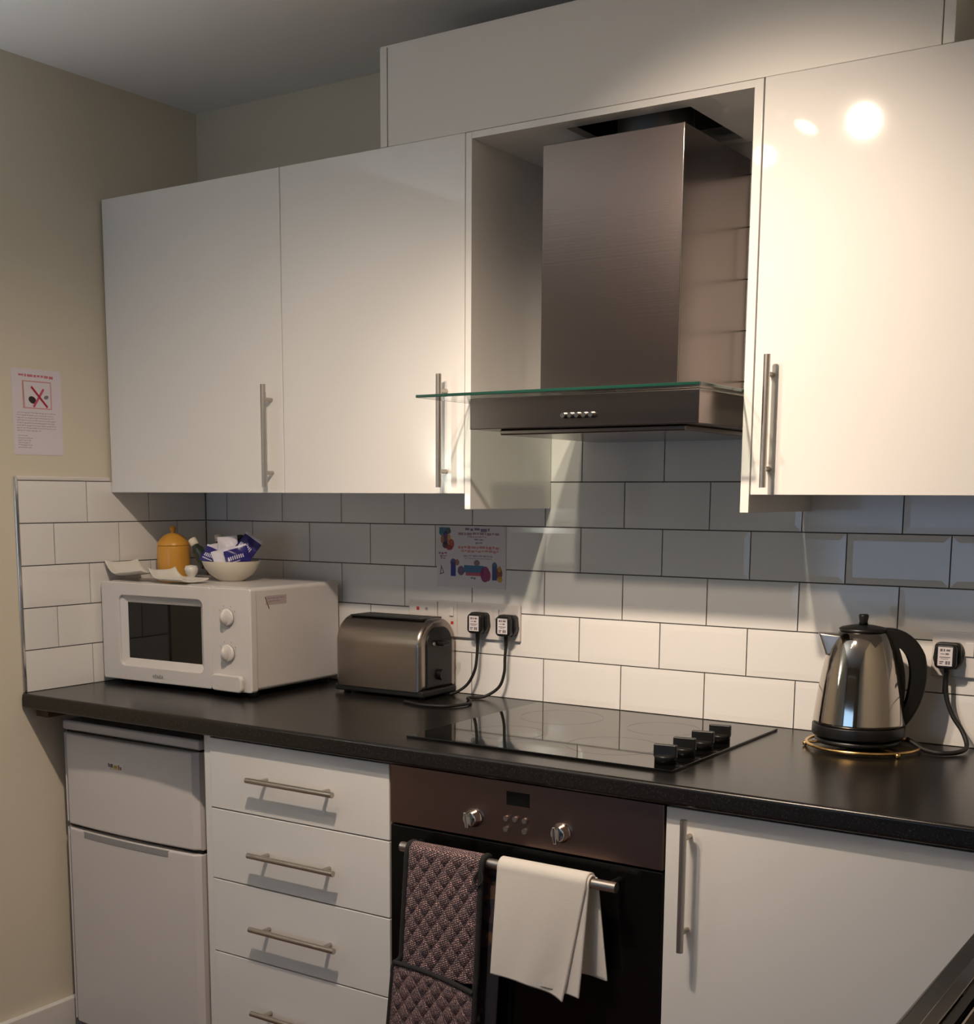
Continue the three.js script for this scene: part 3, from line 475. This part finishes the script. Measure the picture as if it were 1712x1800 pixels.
// ---------------------------------------------------------------- toaster
{
  const g = thing('toaster', 'brushed steel two-slice toaster with black end panel beside the microwave', 'toaster', [-0.366, WT, 0.086], 0.02);
  const yb = 0.020, yt = 0.188, hz = 0.077, len = 0.252, bv = 0.012;
  part('base', rbox(-0.132, 0.132, 0.006, yb + 0.002, -0.070, 0.074, 0.005, 3), M.blackMatt, g);
  for (const sx of [-0.11, 0.11]) for (const sz of [-0.05, 0.05]) part('foot', rod(V(sx, 0, sz), V(sx, 0.008, sz), 0.009, 12), M.blackMatt, g);
  const arch = () => { const s = new THREE.Shape(), r = 0.052, a = hz - bv; s.moveTo(-a, yb + bv); s.lineTo(a, yb + bv); s.lineTo(a, yt - bv - r); s.absarc(a - r, yt - bv - r, r, 0, Math.PI / 2); s.lineTo(-a + r, yt - bv); s.absarc(-a + r, yt - bv - r, r, Math.PI / 2, Math.PI); s.closePath(); return s; };
  const e = new THREE.ExtrudeGeometry(arch(), { depth: len - 2 * bv, bevelEnabled: true, bevelSize: bv, bevelThickness: bv, bevelSegments: 6, curveSegments: 20 });
  e.rotateY(Math.PI / 2); e.translate(-len / 2 + bv, 0, 0);
  part('shell', uvMetres(e), std({ name: 'toaster_steel', color: lin(0.39, 0.34, 0.305), metalness: 1, roughness: 0.27, bumpMap: rep(brushTex, 0.7, 2.5), bumpScale: 0.00005 }), g, 'brushed steel shell');
  const arch2 = () => { const s = new THREE.Shape(), r = 0.040, a = 0.050; s.moveTo(-a, yb + 0.010); s.lineTo(a, yb + 0.010); s.lineTo(a, yt - 0.022 - r); s.absarc(a - r, yt - 0.022 - r, r, 0, Math.PI / 2); s.lineTo(-a + r, yt - 0.022); s.absarc(-a + r, yt - 0.022 - r, r, Math.PI / 2, Math.PI); s.closePath(); return s; };
  const e2 = new THREE.ExtrudeGeometry(arch2(), { depth: 0.004, bevelEnabled: true, bevelSize: 0.003, bevelThickness: 0.003, bevelSegments: 3, curveSegments: 20 }); e2.rotateY(Math.PI / 2); e2.translate(len / 2 - 0.003, 0, 0);
  const ep = part('end_panel', e2, M.black, g, 'black control end panel');
  part('lever', rbox(len / 2 + 0.003, len / 2 + 0.024, 0.125, 0.135, -0.014, 0.014, 0.003), M.black, ep); part('browning_knob', rod(V(len / 2 + 0.003, 0.055, 0), V(len / 2 + 0.014, 0.055, 0), 0.013, 24), M.black, ep);
  part('cancel_button', rod(V(len / 2 + 0.003, 0.13, 0.026), V(len / 2 + 0.0065, 0.13, 0.026), 0.004, 14), M.greyPlastic, ep);
  const top = part('top_plate', rbox(-0.108, 0.108, yt - 0.003, yt + 0.001, -0.040, 0.040, 0.0015), M.black, g);
  for (const z of [-0.019, 0.019]) part('slot', rbox(-0.085, 0.085, yt + 0.0006, yt + 0.0014, z - 0.009, z + 0.009, 0.0003), M.void, top);
}

// ---------------------------------------------------------------- trivet and kettle
{
  const g = thing('wire_trivet', 'round gold wire trivet under the kettle', 'trivet', [0.786, WT, 0.118]);
  const circ = (r, y) => new THREE.TorusGeometry(r, 0.0032, 10, 80).rotateX(Math.PI / 2).translate(0, y, 0);
  part('outer_ring', circ(0.105, 0.0085), M.gold, g);
  part('inner_ring', circ(0.05, 0.0085), M.gold, g);
  for (let i = 0; i < 3; i++) { const a = 0.65 + i * 2.094; part('spoke', rod(V(0.048 * Math.cos(a), 0.0085, 0.048 * Math.sin(a)), V(0.107 * Math.cos(a), 0.0085, 0.107 * Math.sin(a)), 0.0024, 10), M.gold, g); const f = part('ball_foot', new THREE.SphereGeometry(0.0052, 16, 12), M.gold, g); f.position.set(0.107 * Math.cos(a), 0.0052, 0.107 * Math.sin(a)); }
}
{
  const g = thing('electric_kettle', 'polished steel electric jug kettle with black handle on a gold trivet', 'kettle', [0.776, WT + 0.0112, 0.118], 0.42);
  part('power_base', lathe([[0, 0], [0.078, 0], [0.080, 0.003], [0.080, 0.010], [0.070, 0.013], [0, 0.013]], 56), M.black, g);
  part('collar', lathe([[0.0, 0.0135], [0.084, 0.0135], [0.0865, 0.017], [0.0865, 0.034], [0.084, 0.037], [0, 0.037]], 56), M.black, g, 'black plastic collar');
  part('body', lathe([[0.0825, 0.0372], [0.0855, 0.039], [0.0850, 0.043], [0.083, 0.060], [0.0800, 0.085], [0.0765, 0.110], [0.0725, 0.135], [0.0675, 0.160], [0.0615, 0.182], [0.0545, 0.199], [0.0475, 0.210], [0.040, 0.2165], [0, 0.218]], 72), M.polished, g, 'mirror-polished steel body');
  const lid = part('lid', lathe([[0.043, 0.2145], [0.0445, 0.2185], [0.040, 0.2215], [0.02, 0.2255], [0, 0.2265]], 48), M.black, g, 'black lid');
  part('lid_knob', lathe([[0.0, 0.226], [0.0085, 0.226], [0.0075, 0.232], [0.0095, 0.243], [0.008, 0.246], [0, 0.2465]], 28), M.black, lid);
  const sp = new THREE.Shape(); sp.moveTo(-0.050, 0.172); sp.lineTo(-0.0655, 0.172); sp.lineTo(-0.0775, 0.2065); sp.lineTo(-0.046, 0.2045); sp.closePath();
  const spg = new THREE.ExtrudeGeometry(sp, { depth: 0.020, bevelEnabled: true, bevelSize: 0.004, bevelThickness: 0.006, bevelSegments: 4 }); spg.translate(0, 0, -0.010);
  { const p = spg.attributes.position; for (let i = 0; i < p.count; i++) { const t = Math.min(1, Math.max(0, (-p.getX(i) - 0.052) / 0.034)); p.setZ(i, p.getZ(i) * (1.5 - 1.1 * t)); } spg.computeVertexNormals(); }
  part('spout', spg, M.handle, g, 'steel pouring spout');
  const hs = new THREE.Shape(); hs.moveTo(0.020, 0.212); hs.bezierCurveTo(0.058, 0.224, 0.092, 0.210, 0.110, 0.170); hs.bezierCurveTo(0.122, 0.130, 0.112, 0.070, 0.078, 0.034); hs.lineTo(0.066, 0.040); hs.bezierCurveTo(0.066, 0.09, 0.062, 0.13, 0.050, 0.175); hs.lineTo(0.030, 0.195); hs.closePath();
  const hh = new THREE.Path(); hh.moveTo(0.066, 0.184); hh.bezierCurveTo(0.084, 0.174, 0.091, 0.150, 0.090, 0.125); hh.bezierCurveTo(0.089, 0.100, 0.085, 0.078, 0.077, 0.062); hh.bezierCurveTo(0.083, 0.105, 0.083, 0.140, 0.066, 0.184); hs.holes.push(hh);
  const hg = new THREE.ExtrudeGeometry(hs, { depth: 0.014, bevelEnabled: true, bevelSize: 0.005, bevelThickness: 0.006, bevelSegments: 5, curveSegments: 24 }); hg.translate(0, 0, -0.007);
  part('handle', hg, M.black, g, 'black loop handle');
}

// ---------------------------------------------------------------- things on the microwave
const onTop = MW.top + 0.0006;
{
  const g = thing('lidded_jar', 'mustard yellow ceramic jar with a knobbed lid on the microwave', 'jar', [-1.000, onTop, 0.205]);
  part('pot', lathe([[0, 0], [0.039, 0], [0.042, 0.004], [0.0425, 0.05], [0.042, 0.080], [0.040, 0.084], [0, 0.084]], 40), M.yellow, g);
  const lid = part('lid', lathe([[0.0405, 0.0845], [0.041, 0.088], [0.036, 0.098], [0.024, 0.110], [0.012, 0.1155], [0, 0.117]], 40), M.yellow, g);
  part('lid_knob', lathe([[0.006, 0.115], [0.0055, 0.120], [0.009, 0.127], [0.007, 0.133], [0, 0.135]], 24), M.yellow, lid);
}
const BOWL = [-0.808, onTop, 0.19];
single('snack_bowl', lathe([[0, 0], [0.034, 0], [0.036, 0.003], [0.055, 0.017], [0.068, 0.034], [0.0735, 0.050], [0.0715, 0.0505], [0.064, 0.034], [0.050, 0.019], [0.033, 0.007], [0, 0.006]], 56), M.china, 'cream china bowl full of small packets on the microwave', 'bowl', BOWL);
{
  const blue = canvasTex(128, 128, (c) => { c.fillStyle = '#2a2470'; c.fillRect(0, 0, 128, 128); c.fillStyle = '#d8d4e4'; for (let i = 0; i < 8; i++) c.fillRect(12 + i * 11, 62, 6, 26); c.fillRect(0, 0, 128, 14); c.fillRect(10, 100, 60, 6); });
  const bm = std({ name: 'blue_sachet', map: blue, roughness: 0.35 }), wm = std({ name: 'white_sachet', color: lin(0.68, 0.66, 0.72), roughness: 0.4 }), lm = std({ name: 'lilac_sachet', color: lin(0.36, 0.33, 0.55), roughness: 0.4 });
  const pk = (w, h) => { const f = (s) => (u, v) => { const b = Math.pow(Math.sin(Math.PI * u) * Math.sin(Math.PI * v), 0.6); return V((u - 0.5) * w, (v - 0.5) * h, s * 0.006 * b + 0.002 * Math.sin(u * 9 + v * 7)); }; return merge([sheet(f(1), 14, 10, 0.0008), sheet(f(-1), 14, 10, 0.0008)]); };
  const G = pk(0.06, 0.045), G2 = pk(0.05, 0.06);
  const put = (geo, mat, label, x, y, z, rx, ry, rz) => { const m = single('sugar_sachet', geo, mat, label, 'sachet', [BOWL[0] + x, BOWL[1] + y, BOWL[2] + z], 0, 'sachets heaped in the bowl'); m.rotation.set(rx, ry, rz); };
  put(G, bm, 'dark blue sachet with white print at the front of the bowl', -0.022, 0.062, 0.038, -0.5, 0.5, -0.15);
  put(G2, bm, 'dark blue sachet standing at the right side of the bowl', 0.046, 0.086, -0.012, -0.3, 0.7, -0.45);
  put(G, bm, 'dark blue sachet leaning over the right rim of the bowl', 0.050, 0.066, 0.030, -0.3, 0.9, 0.5);
  put(G2, wm, 'white sachet standing in the middle of the bowl', 0.006, 0.082, 0.016, -0.25, 0.6, 0.25);
  put(G, wm, 'white sachet lying across the centre front of the bowl', 0.018, 0.062, 0.040, -0.6, 0.6, 0.7);
  put(G, lm, 'lilac sachet behind the white ones in the bowl', -0.012, 0.080, -0.012, -0.2, 0.5, 0.1);
  put(G, wm, 'white sachet at the left back of the bowl', -0.034, 0.074, 0.004, -0.3, 0.3, 0.35);
  const dark = std({ name: 'dark_cap', color: lin(0.015, 0.02, 0.018), roughness: 0.3 });
  const pod = lathe([[0, 0], [0.010, 0], [0.012, 0.012], [0.010, 0.02], [0, 0.021]], 20);
  single('black_cap', pod, dark, 'small round black cap at the back of the bowl, left of its twin', 'cap', [BOWL[0] - 0.030, BOWL[1] + 0.088, BOWL[2] - 0.026], 0, 'black caps in the bowl');
  single('black_cap', pod, dark, 'small round black cap at the back of the bowl, right of its twin', 'cap', [BOWL[0] + 0.006, BOWL[1] + 0.094, BOWL[2] - 0.028], 0, 'black caps in the bowl');
}
function bottle(label, x, y, z, rx, rz, group) {
  const g = thing('miniature_bottle', label, 'bottle', [x, y, z], 0, group); g.rotation.set(rx, 0, rz);
  part('flask', lathe([[0, 0], [0.015, 0], [0.016, 0.003], [0.016, 0.046], [0.009, 0.058], [0.009, 0.062], [0, 0.062]], 24), std({ name: 'dark_bottle_glass', color: lin(0.02, 0.03, 0.022), roughness: 0.08 }), g, 'dark green bottle');
  part('cap', lathe([[0, 0.0622], [0.011, 0.0622], [0.011, 0.080], [0, 0.0805]], 20), M.china, g, 'cream cap');
}
bottle('dark miniature bottle with cream cap leaning furthest left out of the bowl', -0.872, onTop + 0.036, 0.212, 0.1, 0.60, 'miniature bottles by the bowl');
bottle('dark miniature bottle with cream cap standing behind the leaning one', -0.858, onTop + 0.036, 0.168, -0.1, 0.30, 'miniature bottles by the bowl');
{
  const ball = single('white_egg_cup', lathe([[0, 0], [0.012, 0], [0.007, 0.006], [0.016, 0.018], [0.018, 0.028], [0.014, 0.036], [0, 0.038]], 28), M.whiteChina, 'small white round pot between the jar and the bowl', 'pot', [-0.905, onTop, 0.235]);
  const dish = (w, d, lip) => sheet((u, v) => { const e = Math.pow(Math.max(0, 1 - u / 0.28), 2) * lip, s = Math.pow(Math.abs(v - 0.5) * 2, 4) * 0.006; return V((u - 0.5) * w, 0.002 + e + s, (v - 0.5) * d); }, 28, 14, 0.003);
  const a = single('spoon_rest', dish(0.150, 0.10, 0.036), M.whiteChina, 'white curved dish tilted at the left front corner of the microwave', 'dish', [-0.998, onTop + 0.0135, 0.322], -0.1, 'white dishes on the microwave'); a.rotation.z = 0.10;
  single('spoon_rest', dish(0.125, 0.085, 0.024), M.whiteChina, 'white curved dish lying flat in front of the yellow jar', 'dish', [-0.856, onTop + 0.003, 0.325], -0.05, 'white dishes on the microwave');
}

// ---------------------------------------------------------------- cloths on the oven handle
{
  const tweed = dataTex(256, (u, v, x, y) => { const k = ((x >> 2) + (y >> 3) * 3) % 7, h = Math.abs(Math.sin((x >> 2) * 12.9898 + (y >> 3) * 78.233) * 43758.5453) % 1; const b = k < 3 ? 40 : k < 5 ? 108 : 168; const w = 0.65 + h * 0.6; return [b * w * (1.0 + 0.14 * h), b * w * 0.90, b * w * (1.0 - 0.14 * h)]; }, true);
  const lining = canvasTex(128, 512, (c, w, h) => { c.fillStyle = '#2b2a32'; c.fillRect(0, 0, w, h); for (let i = 0; i < 60; i++) { c.fillStyle = ['#5c4238', '#4a3a44', '#6a4a34', '#3a3644'][i % 4]; c.beginPath(); c.ellipse(rnd() * w, 250 + rnd() * 262, 12 + rnd() * 14, 10 + rnd() * 22, rnd() * 3, 0, 7); c.fill(); } });
  const tm = std({ name: 'woven_tweed', map: rep(tweed, 2.2, 5), roughness: 0.95 }), lm = std({ name: 'patterned_lining', map: lining, roughness: 0.95 });
  const g = thing('oven_glove', 'quilted dark double oven glove hanging on the oven handle', 'oven glove', [0.185, 0.7115, 0.645]);
  // diagonal quilting: raised lozenges
  const quilt = (x, s) => { const a = (x + s * 0.72) / 0.030, b = (x - s * 0.72) / 0.030; const q = Math.abs(Math.sin(Math.PI * a) * Math.sin(Math.PI * b)); return 0.0062 * Math.pow(q, 0.55); };
  // strip over the bar: s = 0 at the crest, + down the front, - down the back
  const over = (s, lift) => { const r = 0.0135 + lift, q = r * Math.PI / 2; if (Math.abs(s) < q) { const a = s / r; return [r * Math.cos(a), r * Math.sin(a)]; } return [-(Math.abs(s) - q), s > 0 ? r : -r]; };
  const side = (s) => 0.012 * Math.max(0, s) / 0.25;
  part('front_pad', sheet((u, v) => { const s = -0.03 + v * 0.285, [y, z] = over(s, 0); const x0 = -0.082 - side(s) * 1.5, x1 = 0.080 - side(s) * 0.9, x = x0 + (x1 - x0) * u; const edge = Math.min(1, Math.min(u, 1 - u) * 14); const q = s > 0.012 ? quilt(x, s) * edge : 0; return V(x, y, z + (s > 0 ? q : 0)); }, 72, 130, 0.004), tm, g, 'grey pink tweed quilting');
  part('pocket', sheet((u, v) => { const top = 0.250 + 0.022 * u - 0.006 * Math.sin(u * 3.1), s = top + v * (0.42 - top), [y, z] = over(s, 0.0); const x0 = -0.094 - side(s) * 1.8, x1 = 0.081 - side(s) * 0.9, x = x0 + (x1 - x0) * u; const edge = Math.min(1, Math.min(u, 1 - u) * 14) * Math.min(1, v * 14); return V(x, y, z + 0.006 + quilt(x, s + 0.01) * edge); }, 72, 80, 0.004), tm, g, 'quilted hand pocket');
  const bind = []; { const pts = []; for (let i = 0; i <= 12; i++) { const u = i / 12, top = 0.250 + 0.022 * u - 0.006 * Math.sin(u * 3.1), [y, z] = over(top, 0); const x0 = -0.094 - side(top) * 1.8, x1 = 0.081 - side(top) * 0.9; pts.push([x0 + (x1 - x0) * u, y + 0.002, z + 0.007]); } bind.push(tube(pts, 0.0055, 40, 8)); }
  for (const e of [0, 1]) { const pts = []; for (let i = 0; i <= 22; i++) { const s = -0.03 + i / 22 * 0.45, [y, z] = over(s, 0); const w = s > 0.25 ? 0.006 : 0; pts.push([e ? 0.083 - side(s) * 0.9 : -0.085 - side(s) * (s > 0.25 ? 2.2 : 1.5) - w, y, z + (s > 0.02 ? 0.001 + w * 0.5 : 0)]); } bind.push(tube(pts, 0.0058, 70, 8)); }
  part('binding', bind, M.binding, g, 'black fabric binding');
  part('back_pad', sheet((u, v) => { const s = 0.025 + v * 0.33, [y, z] = over(-s, 0); return V(-0.06 + u * (0.178 - 0.02 * v) , y, z + 0.002 * Math.sin(u * 8)); }, 20, 40, 0.005), lm, g, 'patterned lining of the back half');
  part('hanging_loop', tube([[0.078, -0.012, 0.018], [0.070, -0.030, 0.022], [0.078, -0.040, 0.022], [0.088, -0.028, 0.02], [0.083, -0.008, 0.018]], 0.0016, 40, 6), M.binding, g);
}
{
  const g = thing('tea_towel', 'folded white towel hanging on the oven handle beside the oven glove', 'towel', [0.395, 0.7115, 0.645]);
  const over = (s, r) => { const q = r * Math.PI / 2; if (Math.abs(s) < q) { const a = s / r; return [r * Math.cos(a), r * Math.sin(a)]; } return [-(Math.abs(s) - q), s > 0 ? r : -r]; };
  const mk = (w0, w1, front, back, r, wob, skew) => sheet((u, v) => { const f = front + skew(u), s = -back + v * (f + back), [y, z] = over(s, r); const d = Math.max(0, Math.abs(s) - 0.03) / 0.2; const x = -0.092 + (w0 + (w1 - w0) * d) * u; return V(x + (s > 0 ? -0.004 * d : 0), y, z + (s > 0 ? 1 : 0.3) * wob * d * (Math.sin(u * 5.2 + 0.5) * 0.9 + Math.sin(u * 11 + d * 2) * 0.35) + (s > 0 ? 0.010 * d : -0.004 * d)); }, 44, 90, 0.0035);
  part('front_layer', mk(0.182, 0.150, 0.222, 0.02, 0.0165, 0.006, (u) => 0.022 * u * u), M.towel, g);
  part('inner_layer', mk(0.186, 0.178, 0.214, 0.02, 0.0128, 0.004, (u) => 0.012 * u), M.towel, g);
  part('back_layer', sheet((u, v) => { const s = 0.012 + v * 0.185, [y, z] = over(-s, 0.0128); return V(-0.085 + 0.182 * u + 0.022 * v * u, y, z - 0.006 * v + 0.004 * Math.sin(u * 14) * v); }, 30, 30, 0.0035), M.towel, g);
}

// ---------------------------------------------------------------- ceiling spot bar with four lit heads (seen only as reflections)
{
  const g = thing('ceiling_spot_bar', 'bent ceiling spotlight bar mirrored in the right wall cupboard', 'spotlight', [0.3, CE, 1.45]);
  const O = V(0.3, CE, 1.45), glow = std({ name: 'lamp_glow', color: lin(0.9), emissive: LAMP_COLOUR, emissiveIntensity: 28, roughness: 0.5 });
  part('bar', tube([[0.22, -0.012, -0.07], [0.02, -0.012, -0.095], [-0.165, -0.012, 0.11], [-0.334, -0.012, 0.35]], 0.011, 50, 12), M.chrome, g);
  for (const s of SPOTS) {
    const p = V(...s.p).sub(O), dir = V(...s.to).sub(V(...s.p)).normalize(), back = p.clone().addScaledVector(dir, -0.06);
    const h = part('lamp_head', (() => { const l = lathe([[0.030, 0], [0.031, -0.004], [0.030, -0.04], [0.018, -0.062], [0, -0.064], [0, -0.062], [0.016, -0.060], [0.026, -0.038], [0.028, 0]], 36); l.applyQuaternion(new THREE.Quaternion().setFromUnitVectors(V(0, 1, 0), dir)); l.translate(p.x, p.y, p.z); return l; })(), M.handle, g);
    part('lamp_glass', (() => { const c = new THREE.CylinderGeometry(0.027, 0.027, 0.003, 32); c.applyQuaternion(new THREE.Quaternion().setFromUnitVectors(V(0, 1, 0), dir)); const q = p.clone().addScaledVector(dir, -0.006); c.translate(q.x, q.y, q.z); return c; })(), glow, h);
    part('stem', rod(V(p.x, -0.02, p.z), back, 0.006), M.chrome, g);
    const L = new THREE.SpotLight(LAMP_COLOUR, s.cd, 0, s.a, 1, 2); L.name = 'spot_light'; L.position.copy(p).addScaledVector(dir, 0.002); L.castShadow = true; L.shadow.radius = 1.2;
    L.target.position.copy(V(...s.to).sub(O)); g.add(L); g.add(L.target);
  }
}

// ---------------------------------------------------------------- assumed cool uplighter, off frame on the left wall, added to brighten the ceiling
{
  const g = thing('added_uplighter', 'small cool white uplighter added on the left wall to brighten the ceiling, nearer than the notice', 'added light', [XL - 0.006, 1.2995, 1.838]);
  part('bowl', lathe([[0, 0], [0.020, 0.002], [0.045, 0.018], [0.058, 0.045], [0.056, 0.045], [0.043, 0.020], [0.018, 0.005], [0, 0.004]], 36).translate(0.062, 0, 0), M.whitePlastic, g);
  part('back_plate', rbox(0.0005, 0.010, -0.01, 0.055, -0.03, 0.03, 0.003), M.chrome, g);
  part('bulb', new THREE.SphereGeometry(0.022, 24, 16).translate(0.062, 0.058, 0), std({ name: 'added_lamp_glow', color: lin(0.9), emissive: UP_COLOUR, emissiveIntensity: 9, roughness: 0.4 }), g);
  const L = new THREE.SpotLight(UP_COLOUR, 4.0, 0, 1.15, 0.7, 2); L.name = 'added_uplight'; L.position.set(0.062, 0.058, 0); L.target.position.set(0.062, 1.0, 0); L.castShadow = true; L.shadow.radius = 1; g.add(L); g.add(L.target);
}

renderer.render(scene, camera);
